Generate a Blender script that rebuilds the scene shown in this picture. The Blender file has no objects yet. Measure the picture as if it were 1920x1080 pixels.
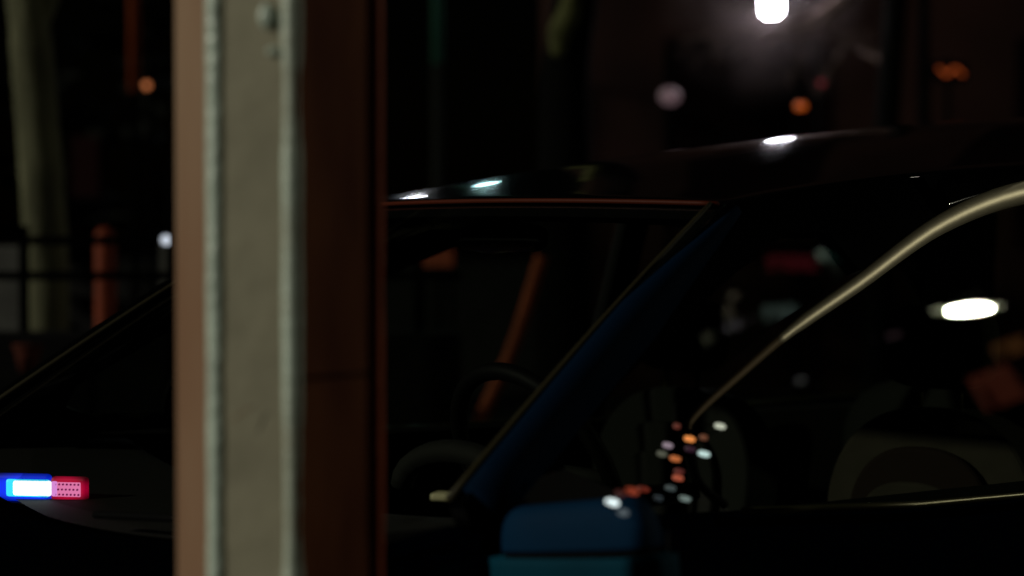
import bpy, bmesh, math, random
from mathutils import Vector, Matrix
random.seed(7)
S = bpy.context.scene
COL = S.collection
R = math.radians

# ------------------------------------------------------------------ camera
cam_d = bpy.data.cameras.new('camera'); cam = bpy.data.objects.new('camera', cam_d); COL.objects.link(cam)
CAM = Vector((0, 0, 1.30)); PITCH = R(-1.2); F = 3600.0
cam.location = CAM
cam.rotation_euler = (R(90) + PITCH, 0, 0)
cam_d.lens = 67.5; cam_d.sensor_width = 36; cam_d.clip_end = 500; cam_d.clip_start = .05
cam_d.dof.use_dof = True; cam_d.dof.focus_distance = 3.42; cam_d.dof.aperture_fstop = 1.75
cam_d.dof.aperture_blades = 8
S.camera = cam
# ------------------------------------------------------------------ night sky and the weak sky-glow "moon"
w = bpy.data.worlds.new('World'); S.world = w; w.use_nodes = True
nt = w.node_tree; bg = nt.nodes['Background']
sky = nt.nodes.new('ShaderNodeTexSky'); sky.sky_type = 'NISHITA'; sky.sun_disc = False
SUN = Vector((-.86, -.29, .38)).normalized()
sky.sun_elevation = R(2); sky.sun_rotation = math.atan2(SUN.x, SUN.y)
nt.links.new(sky.outputs[0], bg.inputs[0]); bg.inputs[1].default_value = 0.00022
sd = bpy.data.lights.new('sun', 'SUN'); sun = bpy.data.objects.new('sun', sd); COL.objects.link(sun)
sd.energy = 1.2; sd.angle = R(1.5); sd.color = (1.0, .97, .80)
sun.rotation_euler = SUN.to_track_quat('Z', 'Y').to_euler()
S.view_settings.view_transform = 'Standard'; S.view_settings.look = 'None'
S.view_settings.exposure = 0; S.view_settings.gamma = 1; S.view_settings.use_curve_mapping = False
S.render.engine = 'CYCLES'
S.cycles.max_bounces = 8; S.cycles.transparent_max_bounces = 16; S.cycles.caustics_reflective = False; S.cycles.caustics_refractive = False

# ------------------------------------------------------------------ helpers
def at(px, py, Y):
    """a point of the place at distance Y in front of the pavement where the photo was taken"""
    fw = Vector((0, math.cos(PITCH), math.sin(PITCH))); up = Vector((0, -math.sin(PITCH), math.cos(PITCH)))
    r = fw + Vector((1, 0, 0)) * ((px - 960) / F) + up * ((540 - py) / F)
    return CAM + r * (Y / r.y)
def tag(o, label=None, cat=None, group=None, kind=None):
    if label: o['label'] = label
    if cat: o['category'] = cat
    if group: o['group'] = group
    if kind: o['kind'] = kind
    return o
def empty(name, loc=(0, 0, 0), rz=0, **k):
    o = bpy.data.objects.new(name, None); COL.objects.link(o); o.location = loc; o.rotation_euler = (0, 0, rz)
    return tag(o, **k)
def ob(name, bm, m, parent=None, smooth=False, loc=None, bev=0):
    me = bpy.data.meshes.new(name)
    bmesh.ops.recalc_face_normals(bm, faces=bm.faces)
    bm.to_mesh(me); bm.free()
    if smooth:
        for p in me.polygons: p.use_smooth = True
    o = bpy.data.objects.new(name, me); COL.objects.link(o)
    if m: me.materials.append(m)
    if parent: o.parent = parent
    if loc: o.location = loc
    if bev:
        b = o.modifiers.new('bevel', 'BEVEL'); b.width = bev; b.segments = 3; b.limit_method = 'ANGLE'; b.angle_limit = R(35)
    return o
def box(bm, c, s, rot=None):
    r = bmesh.ops.create_cube(bm, size=1)
    M = Matrix.Translation(c) @ (rot.to_4x4() if rot else Matrix()) @ Matrix.Diagonal((s[0], s[1], s[2], 1))
    bmesh.ops.transform(bm, matrix=M, verts=r['verts']); return r['verts']
def BM(): return bmesh.new()
def bxo(name, c, s, m, parent=None, bev=0, rot=None):
    bm = BM(); box(bm, Vector(c), s, rot); return ob(name, bm, m, parent, bev=bev)
def tube(bm, pts, rad, seg=12, flat=None, cap=True):
    """swept tube; rad a number or list; flat=(axis vector, factor) squashes the section along the axis"""
    pts = [Vector(p) for p in pts]; n = len(pts)
    if not hasattr(rad, '__len__'): rad = [rad] * n
    rings = []; prev = None
    for i, p in enumerate(pts):
        t = (pts[min(i + 1, n - 1)] - pts[max(i - 1, 0)]).normalized()
        if prev is None:
            a = Vector((0, 0, 1)) if abs(t.z) < .9 else Vector((1, 0, 0))
            u = t.cross(a).normalized()
        else:
            u = (prev - t * prev.dot(t)).normalized()
        prev = u; v = t.cross(u)
        ring = []
        for k in range(seg):
            a = 2 * math.pi * k / seg
            d = (u * math.cos(a) + v * math.sin(a)) * rad[i]
            if flat: ax = Vector(flat[0]).normalized(); d = d - ax * d.dot(ax) * (1 - flat[1])
            ring.append(bm.verts.new(p + d))
        rings.append(ring)
    for a, b in zip(rings, rings[1:]):
        for k in range(seg): bm.faces.new((a[k], a[(k + 1) % seg], b[(k + 1) % seg], b[k]))
    if cap: bm.faces.new(rings[0][::-1]); bm.faces.new(rings[-1])
    return rings
def tubeo(name, pts, rad, m, parent=None, seg=12, flat=None):
    bm = BM(); tube(bm, pts, rad, seg, flat); return ob(name, bm, m, parent, smooth=True)
def grid(bm, f, nu, nv):
    V = [[bm.verts.new(f(i / nu, j / nv)) for j in range(nv + 1)] for i in range(nu + 1)]
    for i in range(nu):
        for j in range(nv): bm.faces.new((V[i][j], V[i + 1][j], V[i + 1][j + 1], V[i][j + 1]))
    return V
def solid(o, t, off=-1):
    m = o.modifiers.new('thickness', 'SOLIDIFY'); m.thickness = t; m.offset = off; return o
def interp(tab, x):
    if x >= tab[0][0] and tab[0][0] > tab[-1][0]: return tab[0][1]
    for (a, va), (b, vb) in zip(tab, tab[1:]):
        if min(a, b) <= x <= max(a, b):
            t = (x - a) / (b - a); t = t * t * (3 - 2 * t) if False else t
            return va + (vb - va) * t
    return tab[-1][1] if abs(x - tab[-1][0]) < abs(x - tab[0][0]) else tab[0][1]
def smooth_path(P, n=8):
    P = [Vector(p) for p in P]; out = []
    for i in range(len(P) - 1):
        p0 = P[max(i - 1, 0)]; p1 = P[i]; p2 = P[i + 1]; p3 = P[min(i + 2, len(P) - 1)]
        for k in range(n):
            t = k / n
            out.append(.5 * ((2 * p1) + (p2 - p0) * t + (2 * p0 - 5 * p1 + 4 * p2 - p3) * t * t + (3 * p1 - p0 - 3 * p2 + p3) * t ** 3))
    out.append(P[-1]); return out

# ------------------------------------------------------------------ materials
def mat(name, col, rough=.6, metal=0, coat=0, var=0, vscale=8, bump=0, bscale=40, spec=.5, col2=None, stretch=(1, 1, 1)):
    m = bpy.data.materials.new(name); m.use_nodes = True; n = m.node_tree; b = n.nodes['Principled BSDF']
    b.inputs['Base Color'].default_value = (*col, 1); b.inputs['Roughness'].default_value = rough
    b.inputs['Metallic'].default_value = metal; b.inputs['Coat Weight'].default_value = coat
    b.inputs['Coat Roughness'].default_value = .04; b.inputs['Specular IOR Level'].default_value = spec
    tc = n.nodes.new('ShaderNodeTexCoord'); mp = n.nodes.new('ShaderNodeMapping'); mp.inputs['Scale'].default_value = stretch
    n.links.new(tc.outputs['Object'], mp.inputs[0])
    if var or col2:
        t = n.nodes.new('ShaderNodeTexNoise'); t.inputs['Scale'].default_value = vscale; t.inputs['Detail'].default_value = 6
        n.links.new(mp.outputs[0], t.inputs['Vector'])
        r = n.nodes.new('ShaderNodeValToRGB'); c2 = col2 or tuple(c * (1 - var) for c in col)
        r.color_ramp.elements[0].color = (*c2, 1); r.color_ramp.elements[1].color = (*col, 1)
        r.color_ramp.elements[0].position = .35; r.color_ramp.elements[1].position = .62
        n.links.new(t.outputs['Fac'], r.inputs[0]); n.links.new(r.outputs[0], b.inputs['Base Color'])
    if bump:
        t = n.nodes.new('ShaderNodeTexNoise'); t.inputs['Scale'].default_value = bscale; t.inputs['Detail'].default_value = 5
        n.links.new(mp.outputs[0], t.inputs['Vector']); bp = n.nodes.new('ShaderNodeBump'); bp.inputs['Strength'].default_value = bump
        bp.inputs['Distance'].default_value = .01
        n.links.new(t.outputs['Fac'], bp.inputs['Height']); n.links.new(bp.outputs[0], b.inputs['Normal'])
    return m
def emit(name, col, st):
    m = bpy.data.materials.new(name); m.use_nodes = True; n = m.node_tree; b = n.nodes['Principled BSDF']
    b.inputs['Base Color'].default_value = (0.02, 0.02, 0.02, 1)
    b.inputs['Emission Color'].default_value = (*col, 1); b.inputs['Emission Strength'].default_value = st
    m.cycles.emission_sampling = 'NONE' if st < 30 else 'AUTO'
    return m
def glassm(name, tint=(.75, .78, .75), ior=1.5, rough=0.0):
    m = bpy.data.materials.new(name); m.use_nodes = True; n = m.node_tree; n.nodes.clear()
    o = n.nodes.new('ShaderNodeOutputMaterial'); mx = n.nodes.new('ShaderNodeMixShader'); t = n.nodes.new('ShaderNodeBsdfTransparent')
    g = n.nodes.new('ShaderNodeBsdfGlossy'); f = n.nodes.new('ShaderNodeFresnel'); f.inputs[0].default_value = ior
    g.inputs['Roughness'].default_value = rough; t.inputs[0].default_value = (*tint, 1)
    ge = n.nodes.new('ShaderNodeNewGeometry'); mr_ = n.nodes.new('ShaderNodeMapRange'); mr_.inputs['To Min'].default_value = ior; mr_.inputs['To Max'].default_value = 1 / ior
    n.links.new(ge.outputs['Backfacing'], mr_.inputs['Value']); n.links.new(mr_.outputs[0], f.inputs[0])
    n.links.new(f.outputs[0], mx.inputs[0]); n.links.new(t.outputs[0], mx.inputs[1]); n.links.new(g.outputs[0], mx.inputs[2])
    n.links.new(mx.outputs[0], o.inputs[0]); return m

M = dict(
 asphalt=mat('asphalt', (.008, .0075, .007), .95, spec=.1, var=.4, vscale=3, bump=.5, bscale=60),
 pave=mat('paving', (.03, .028, .025), .8, var=.3, vscale=4, bump=.3),
 kerb=mat('kerb_stone', (.10, .10, .095), .8, var=.3, bump=.3),
 wall=mat('dark_render', (.027, .011, .0078), .95, var=.6, vscale=.6, spec=.1),
 window_dark=mat('dark_window', (.003, .0015, .0015), .9, spec=.0),
 hedge=mat('hedge', (.004, .005, .003), .9, var=.4, spec=.1),
 parapet=mat('parapet', (.003, .003, .003), .9, var=.3, bump=.3, spec=.1),
 black=mat('black_iron', (.0015, .0015, .0015), .9, spec=.0),
 bark=mat('pale_bark', (.15, .15, .09), .9, var=.65, vscale=6, bump=1.2, bscale=14, stretch=(1, 1, .35), spec=.1),
 bark2=mat('black_bark', (.0015, .0015, .0013), .95, bump=.5, bscale=14, spec=.05),
 light_patch=mat('lit_bark', (.085, .09, .035), .95, var=.4, vscale=9, bump=.6, spec=.1),  # pale green puts the light on the trunk into the limb's bark
 paint=mat('black_car_paint', (.0016, .0017, .0018), .30, coat=.6, spec=.0),
 blue=mat('blue_car_paint', (.0012, .0085, .023), .75, coat=.0, spec=.02),
 teal=mat('teal_car_paint', (.001, .042, .072), .7, spec=.06, var=.15),
 navy=mat('navy_car_paint', (.001, .022, .060), .7, spec=.06, var=.15),
 rubber=mat('rubber', (.002, .002, .002), .8, spec=.05),
 seal=mat('olive_seal', (.026, .022, .009), .6, spec=.2),
 orange_glint=mat('orange_glint_trim', (.07, .012, .004), .5, spec=.1),  # orange lamp reflection put into the trim colour
 chrome=mat('brushed_trim', (.95, .86, .62), .5, metal=.6, bump=.05, bscale=30),
 chromed=mat('dull_trim', (.13, .12, .06), .3, metal=.6),
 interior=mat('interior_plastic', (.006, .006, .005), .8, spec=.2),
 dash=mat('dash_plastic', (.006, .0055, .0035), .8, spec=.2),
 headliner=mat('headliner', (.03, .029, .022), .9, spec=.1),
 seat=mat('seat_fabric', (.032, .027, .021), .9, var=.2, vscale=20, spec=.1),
 seat2=mat('seat_panel', (.012, .007, .005), .9, spec=.1),
 belt=mat('red_webbing', (.30, .055, .02), .8, spec=.2),
 tyre=mat('tyre', (.01, .01, .01), .9), rim=mat('alloy_rim', (.3, .3, .3), .4, metal=.8),
 plastic=mat('black_plastic', (.002, .002, .002), .6, spec=.08),
 glass=glassm('car_glass', (.80, .84, .78)),
 trim_low=mat('dimmed_trim', (.26, .19, .11), .6, metal=.3, spec=.2),  # darker copy of the trim, for the fading highlight
 mirror=mat('mirror_glass', (.8, .8, .8), .02, metal=1),
)

# ------------------------------------------------------------------ setting
bm = BM(); bmesh.ops.create_grid(bm, x_segments=1, y_segments=1, size=200); tag(ob('ground', bm, M['asphalt']), kind='structure')
tag(bxo('far_pavement', (0, 9.6, .06), (60, 5.0, .12), M['pave']), kind='structure')
tag(bxo('kerb', (0, 7.02, .065), (60, .16, .13), M['kerb'], bev=.02), kind='structure')

# building at the back, right of the post
YB = 17.0
b = empty('dark_building', (5, YB, 0), label='dark reddish building standing across the street behind the car', cat='building')
bm = BM(); box(bm, Vector((3.6, 3, 4.5)), (16.5, 6, 9)); ob('wall', bm, M['wall'], b)
for i in range(5):
    for j in range(2):
        x = -3 + i * 3.1; z = 2.3 + j * 3.4
        fo = bxo('window', (x, -.03, z), (1.3, .08, 1.7), M['window_dark'], b)
        bxo('sill', (x, -.1, z - .9), (1.5, .12, .07), M['wall'], fo)
bxo('cornice', (3.6, -.1, 8.9), (16.9, .4, .3), M['wall'], b, bev=.03)
bxo('door', (1.7, -.03, 1.1), (1.0, .07, 2.2), M['window_dark'], b)

# dark hedge mass behind the fence on the left
bm = BM()
for i in range(900):
    x = random.uniform(-9, -1.7); z = random.uniform(.2, 4.6); y = random.uniform(13.5, 14.6)
    s = random.uniform(.12, .3)
    m4 = Matrix.Translation((x, y, z)) @ Matrix.Rotation(random.random() * 6, 4, 'Z') @ Matrix.Rotation(random.random() * 3, 4, 'X')
    vs = [bm.verts.new(m4 @ Vector(v)) for v in ((-s, 0, 0), (0, -s * .5, 0), (s, 0, .04), (0, s * .5, 0))]
    bm.faces.new(vs)
tag(ob('hedge', bm, M['hedge']), kind='stuff')

# low parapet with iron fence
YF = 7.6
def X(px, Y): return (px - 960) / F * Y
zt = at(45, 622, YF).z
pw = bxo('low_wall', (-3.2, YF, zt / 2), (6.0, .22, zt), M['parapet'], bev=.02)
tag(pw, 'low black wall under the iron fence at the left', 'wall')
fe = empty('iron_fence', (-3.2, YF, zt), label='black iron fence with two rails in front of the pale tree trunk', cat='fence')
for py in (451, 517):
    z = at(45, py, YF).z
    bm = BM(); box(bm, Vector((0, 0, z - zt)), (6.0, .03, .035)); ob('rail', bm, M['black'], fe, bev=.005)
for k in range(9):
    x = X(45, YF) + .78 * k - .78 * 3 + 3.2
    if abs(x) > 3.0: continue
    bm = BM(); box(bm, Vector((x, 0, .21)), (.035, .035, .42)); ob('post', bm, M['black'], fe, bev=.004)

# ------------------------------------------------------------------ trees
def limb(bm, pts, r0, r1, seg=12, jit=.0):
    P = smooth_path(pts, 6); n = len(P)
    rr = [(r0 + (r1 - r0) * i / (n - 1)) * (1 + random.uniform(-jit, jit)) for i in range(n)]
    tube(bm, P, rr, seg)
def twigs(bm, p, d, L, r, depth):
    q = p + d * L
    mid = (p + q) / 2 + Vector([random.uniform(-.08, .08) * L for _ in range(3)])
    tube(bm, [p, mid, q], [r, r * .8, r * .6], 5)
    if depth == 0: return
    for k in range(3):
        nd = (d + Vector([random.uniform(-.7, .7) for _ in range(3)])).normalized()
        twigs(bm, p + (q - p) * random.uniform(.4, 1), nd, L * random.uniform(.55, .8), r * .55, depth - 1)
def crown(name, tips, m, parent, depth=3, L=.9, r=.04):
    bm = BM()
    for p, d in tips: twigs(bm, Vector(p), Vector(d).normalized(), L, r, depth)
    return ob(name, bm, m, parent, smooth=True)
YT = 8.6
t = empty('street_tree', (X(95, YT), YT, .12), label='pale barked leaning tree trunk behind the iron fence at the far left', cat='tree')
base = Vector((X(95, YT), YT, .12))
path = [at(100, 985, YT), at(88, 620, YT), at(86, 480, YT), at(78, 330, YT), at(66, 180, YT), at(52, 0, YT), at(40, -200, YT), at(60, -500, YT)]
path[0].z = .1
bm = BM(); limb(bm, [p - base for p in path], .105, .088, 16, .03); ob('trunk', bm, M['bark'], t, smooth=True)
bm = BM(); limb(bm, [at(62, 60, YT) - base, at(110, -60, YT) - base, at(170, -300, YT) - base], .06, .03); ob('limb', bm, M['bark'], t, smooth=True)
crown('crown', [(path[-1] - base, (.2, 0, 1)), (path[-2] - base, (-.6, .2, .6)), (at(170, -300, YT) - base, (.6, .1, .8))], M['bark'], t)

YT2 = 10.5
base = at(1057, 1100, YT2); base.z = .12
t = empty('street_tree', base, label='black trunked tree with one limb coloured pale where light falls, behind the car roof', cat='tree')
bm = BM(); limb(bm, [Vector((0, 0, 0)), at(1056, 450, YT2) - base, at(1058, 300, YT2) - base, at(1062, 120, YT2) - base, at(1095, -100, YT2) - base, at(1120, -300, YT2) - base], .17, .10, 16, .02)
ob('trunk', bm, M['bark2'], t, smooth=True)
bm = BM(); P = [at(1046, 112, YT2) - base, at(1050, 60, YT2) - base, at(1062, 20, YT2) - base, at(1068, -30, YT2) - base, at(1040, -200, YT2) - base]
for p in P: p.y -= .17
limb(bm, P, .03, .05, 10); 
for v in bm.verts:
    s = 1.0 + .9 * math.exp(-((v.co.z - P[1].z) / .12) ** 2); c = P[1]; v.co.x = c.x + (v.co.x - c.x) * s if abs(v.co.z - P[1].z) < .3 else v.co.x
ob('limb', bm, M['light_patch'], t, smooth=True)
crown('crown', [(at(1120, -300, YT2) - base, (.3, 0, 1)), (at(1040, -200, YT2) - base, (-.5, 0, .8))], M['bark2'], t)

YT3 = 12.6
base = at(1640, 1100, YT3); base.z = .12
M['twig'] = mat('twig_bark', (.10, .07, .06), .9, var=.3, spec=.1)
t = empty('street_tree', base, label='bare branches of a tree hanging round the lit white street lamp', cat='tree')
bm = BM(); limb(bm, [Vector((0, 0, 0)), at(1650, 500, YT3) - base, at(1665, 200, YT3) - base, at(1700, -260, YT3) - base], .10, .07, 12); ob('trunk', bm, M['bark2'], t, smooth=True)
bm = BM()
for k, (a, c, e) in enumerate([((1690, -150), (1590, -10), (1500, 70)), ((1690, -150), (1560, 30), (1400, 62)), ((1690, -180), (1480, -60), (1370, 40)), ((1670, 120), (1600, 90), (1540, 60)), ((1690, -100), (1540, 20), (1470, 45))]):
    limb(bm, [at(*a, YT3) - base, at(*c, YT3 + .1 * k) - base, at(*e, YT3 + .15) - base], .025, .010, 7)
ob('limb', bm, M['twig'], t, smooth=True)
random.seed(11)
crown('crown', [(at(1500, 60, YT3) - base, (-.8, .1, -.25)), (at(1420, 62, YT3) - base, (-.9, .1, .1)), (at(1545, 35, YT3) - base, (.4, .1, -.4)), (at(1480, 40, YT3) - base, (.2, 0, -.5)), (at(1600, 60, YT3) - base, (-.4, 0, -.6)),
                (at(1540, 0, YT3) - base, (.5, 0, .3))], M['twig'], t, depth=4, L=.26, r=.008)

# ------------------------------------------------------------------ lamps in the street
def lampglow(name, loc, col, power, rad=.08):
    l = bpy.data.lights.new(name, 'POINT'); l.energy = power; l.color = col; l.shadow_soft_size = rad
    o = bpy.data.objects.new(name, l); COL.objects.link(o); o.location = loc; return o
def street_lamp(head, label, size, col, st, armd=(1, 0), power=0, group=None, tall=.3):
    """LED head hung from an arm on a pole"""
    px = head.x + armd[0] * 1.1; py = head.y + armd[1] * 1.1
    root = empty('street_lamp', (px, py, .0), label=label, cat='street lamp', group=group)
    top = Vector((0, 0, head.z + tall))
    tubeo('pole', [(0, 0, 0), (0, 0, 1.2), top], [.06, .05, .035], M['black'], root)
    h = head - Vector((px, py, 0))
    tubeo('arm', smooth_path([top, top + (h - top) * .5 + Vector((0, 0, .12)), h + Vector((0, 0, size[2] * .55))], 6), .02, M['black'], root)
    bxo('lamp_housing', h + Vector((0, 0, size[2] * .5 + .02)), (size[0] * 1.05, size[1] * 1.05, .04), M['black'], root, bev=.012)
    bm = BM(); box(bm, Vector((0, 0, 0)), size); l = ob('lamp_lens', bm, emit('lamp_lens', col, st), root, bev=min(size) * .3); l.location = h
    if power:
        off = Vector((0, 0, -size[2] * .5 - .06)) if power < 50 else (Vector((.8, 3.4, 1.2)) - head).normalized() * .14
        g = lampglow('lamp_light', h + off, col, power, .03); g.parent = root
    return root
street_lamp(at(1447, -6, 13), 'bright white street lamp hanging among bare branches above the car roof', (.13, .13, .26), (.95, .9, 1.0), 55, (1, .3), power=1.2)
street_lamp(at(850, -50, 16), 'pale cyan street lamp out of view above the black trunk', (.15, .10, .07), (.55, .95, .95), 45, (1, .3))
street_lamp(at(705, -50, 16), 'cool white street lamp just out of view above the post', (.15, .10, .07), (.92, .95, 1.0), 55, (-.75, .1))
def mirrored(px, py, dist):
    """where something must stand to be mirrored in the car's side window at this spot"""
    th = R(219.6); xc = Vector((math.cos(th), math.sin(th), 0)); yc = Vector((-math.sin(th), math.cos(th), 0))
    n = (yc + Vector((0, 0, .35))).normalized(); p0 = Vector((.19, 3.80, 0)) + yc * .79 + Vector((0, 0, .95))
    d = (at(px, py, 3) - CAM).normalized(); t = (p0 - CAM).dot(n) / d.dot(n); h = CAM + d * t
    return h + (d - n * 2 * d.dot(n)) * dist
la = mirrored(1745, 586, 7.5); lb_ = mirrored(1895, 576, 7.5); lc = (la + lb_) / 2
sl = street_lamp(lc, 'cream street lamp out of view right of the car, mirrored in its door window', (.2, .2, .05), (1.0, 1.0, .70), 2, (.3, 1))
for o in [o for o in sl.children if o.name.startswith('lamp_lens') or o.name.startswith('lamp_housing')]:
    d = lb_ - la
    if o.name.startswith('lamp_lens'):
        bm = BM(); bmesh.ops.create_uvsphere(bm, u_segments=24, v_segments=12, radius=1)
        for v in bm.verts: v.co = Vector((v.co.x * d.length * .46, v.co.y * .04, v.co.z * .020))
        bm.to_mesh(o.data); bm.free(); o.modifiers.clear()
        o.rotation_euler = d.to_track_quat('X', 'Z').to_euler()
        bm = BM(); bmesh.ops.create_uvsphere(bm, u_segments=24, v_segments=12, radius=1)
        for v in bm.verts: v.co = Vector((v.co.x * d.length * .26, v.co.y * .05, v.co.z * .010))
        k = ob('lamp_core', bm, emit('lamp_core', (1, .97, .70), 70), sl, smooth=True); k.rotation_euler = o.rotation_euler
        k.location = o.location + Vector((-.05, 0, -.03))
        al = bpy.data.lights.new('lamp_light', 'AREA'); al.shape = 'ELLIPSE'; al.size = d.length * .5; al.size_y = .025; al.energy = 42; al.color = (1, .97, .75)
        ao = bpy.data.objects.new('lamp_light', al); COL.objects.link(ao); ao.parent = sl; ao.location = k.location + (Vector((.8, 3.4, 1.2)) - lc).normalized() * .12
        zx = (lc - Vector((.8, 3.4, 1.2))).normalized(); xx = (d - zx * d.dot(zx)).normalized(); yy = zx.cross(xx)
        ao.rotation_euler = Matrix((xx, yy, zx)).transposed().to_euler()
def reflected_panel(px, py, w_, h_, col, st, lab, tilt=0):  # lit panels added out of view to make the window reflections
    c = mirrored(px, py, 10); e = mirrored(px + 60, py, 10) - c
    rt = empty('lit_panel', (c.x, c.y, 0), math.atan2(e.y, e.x), label=lab, cat='sign')
    bm = BM(); box(bm, Vector((0, 0, 0)), (w_ / F * 13.2, .04, h_ / F * 13.2)); o = ob('panel', bm, emit('reflected_glow', col, st * 1.7), rt, bev=.015); o.location = (0, 0, c.z)
    o.rotation_euler = (0, tilt, 0)
    for sx in (-1, 1): tubeo('leg', [(sx * w_ / F * 5, .05, 0), (sx * w_ / F * 5, .05, c.z)], .02, M['black'], rt, 8)
reflected_panel(1490, 492, 100, 32, (.5, .03, .06), .22, 'dull red lit panel added out of view, mirrored in the quarter window', .35)
reflected_panel(1548, 492, 17, 52, (.6, .75, .62), .8, 'narrow white lit panel added out of view, mirrored beside the red one')
reflected_panel(1568, 498, 16, 50, (.1, .4, .3), .28, 'narrow green lit panel added out of view, mirrored beside the white one')
reflected_panel(1470, 585, 75, 30, (.35, .5, .45), .30, 'grey green lit board added out of view, mirrored low in the quarter window', .3)
reflected_panel(1390, 606, 60, 13, (.55, .5, .55), .6, 'thin pale lit strip added out of view, mirrored under the grey board')
reflected_panel(1374, 570, 16, 55, (.5, .42, .3), .35, 'small slanted cream lit board added out of view, mirrored left of the grey board', .7)
reflected_panel(1332, 633, 16, 18, (.75, .75, .5), .7, 'tiny pale yellow lit panel added out of view, mirrored above the glowing dots')
reflected_panel(1880, 728, 100, 75, (.5, .10, .05), .22, 'large dull red lit board added out of view, mirrored in the door window')
reflected_panel(1900, 655, 70, 34, (.6, .22, .06), .20, 'small brown lit board added out of view, mirrored above the large red one')
reflected_panel(1505, 719, 46, 5, (.6, .6, .6), .55, 'thin grey lit strip added out of view, mirrored in the door window')
reflected_panel(1670, 637, 60, 4, (.5, .3, .35), .35, 'thin rosy lit strip added out of view, mirrored left of the bright lamp')

c = at(1452, 20, 13)
bm = BM(); bmesh.ops.create_icosphere(bm, subdivisions=3, radius=1)
for v in bm.verts: v.co = Vector((v.co.x * .85, v.co.y * .35, v.co.z * .72))
mm = bpy.data.materials.new('mist'); mm.use_nodes = True; n = mm.node_tree; n.nodes.clear()
o_ = n.nodes.new('ShaderNodeOutputMaterial'); vs = n.nodes.new('ShaderNodeVolumeScatter'); vs.inputs['Color'].default_value = (.95, .75, .72, 1)
tc = n.nodes.new('ShaderNodeTexCoord'); nz = n.nodes.new('ShaderNodeTexNoise'); nz.inputs['Scale'].default_value = 3.2; nz.inputs['Detail'].default_value = 4
mp = n.nodes.new('ShaderNodeMapping'); mp.inputs['Scale'].default_value = (1 / .85, 1 / .35, 1 / .72)
le = n.nodes.new('ShaderNodeVectorMath'); le.operation = 'LENGTH'
fa = n.nodes.new('ShaderNodeMapRange'); fa.inputs['From Min'].default_value = .1; fa.inputs['From Max'].default_value = .98; fa.inputs['To Min'].default_value = 1; fa.inputs['To Max'].default_value = 0
fn = n.nodes.new('ShaderNodeMapRange'); fn.inputs['From Min'].default_value = .42; fn.inputs['From Max'].default_value = .68; fn.inputs['To Min'].default_value = .12; fn.inputs['To Max'].default_value = 1
mu = n.nodes.new('ShaderNodeMath'); mu.operation = 'MULTIPLY'; m2 = n.nodes.new('ShaderNodeMath'); m2.operation = 'MULTIPLY'; m2.inputs[1].default_value = .22
n.links.new(tc.outputs['Object'], nz.inputs['Vector']); n.links.new(tc.outputs['Object'], mp.inputs[0]); n.links.new(mp.outputs[0], le.inputs[0])
n.links.new(le.outputs['Value'], fa.inputs['Value']); n.links.new(nz.outputs['Fac'], fn.inputs['Value']); n.links.new(fa.outputs[0], mu.inputs[0]); n.links.new(fn.outputs[0], mu.inputs[1])
n.links.new(mu.outputs[0], m2.inputs[0]); n.links.new(m2.outputs[0], vs.inputs['Density']); n.links.new(vs.outputs[0], o_.inputs['Volume'])
mi = tag(ob('mist', bm, mm), kind='stuff'); mi.location = c
def globe(name, px, py, Y, r, col, st, label, cat, sx=1, sz=1, group=None, post=True):
    c = at(px, py, Y)
    root = empty(name, (c.x, c.y + .15, 0), label=label, cat=cat, group=group)
    h = c - root.location
    bm = BM(); bmesh.ops.create_uvsphere(bm, u_segments=16, v_segments=10, radius=r)
    for v in bm.verts: v.co.x *= sx; v.co.z *= sz
    o = ob('globe', bm, emit(name + '_glow', col, st), root, smooth=True); o.location = h
    bm = BM(); box(bm, h + Vector((0, .09, 0)), (r * 1.2, .12, r * .5)); ob('bracket', bm, M['black'], root)
    if post: tubeo('post', [(0, 0, 0), (0, 0, c.z + .3)], .025, M['black'], root)
    return root
globe('orange_lamp', 275, 160, 12.5, .022, (1, .30, .10), .70, 'small round orange lamp under the orange pole left of the post', 'lamp')
globe('garden_lamp', 311, 450, 7.0, .018, (.80, .88, 1), .85, 'small round white lamp beside the left edge of the post', 'lamp')
globe('globe_lamp', 1256, 180, 12.5, .062, (.55, .34, .38), .17, 'dim pinkish globe lamp behind the car roof', 'lamp', 1.15, .95)
globe('signal_lamp', 1540, 155, 13, .018, (.75, .01, .05), .34, 'small dim red lamp under the white street lamp', 'lamp')
globe('amber_lamp', 1501, 199, 12.5, .026, (1, .18, .02), .45, 'oval amber lamp just above the car roof highlight', 'lamp', 1.5, .9)
# amber tube sign
c = at(1783, 134, 14)
r = empty('tube_sign', (c.x, c.y, 0), label='small wavy amber tube sign at the upper right', cat='sign')
h = c - Vector((c.x, c.y, 0)); P = []
for k in range(25):
    a = k / 24; P.append(h + Vector(((a - .5) * .19, 0, .022 * math.cos(a * math.pi * 2 * 1.5))))
tubeo('glowing_tube', P, .009, emit('amber_tube', (1, .16, .02), .33), r, 8)
bxo('backing_board', h + Vector((0, .05, 0)), (.26, .03, .13), M['black'], r)
tubeo('post', [(0, .09, 0), h + Vector((0, .09, .1))], .02, M['black'], r)

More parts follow.
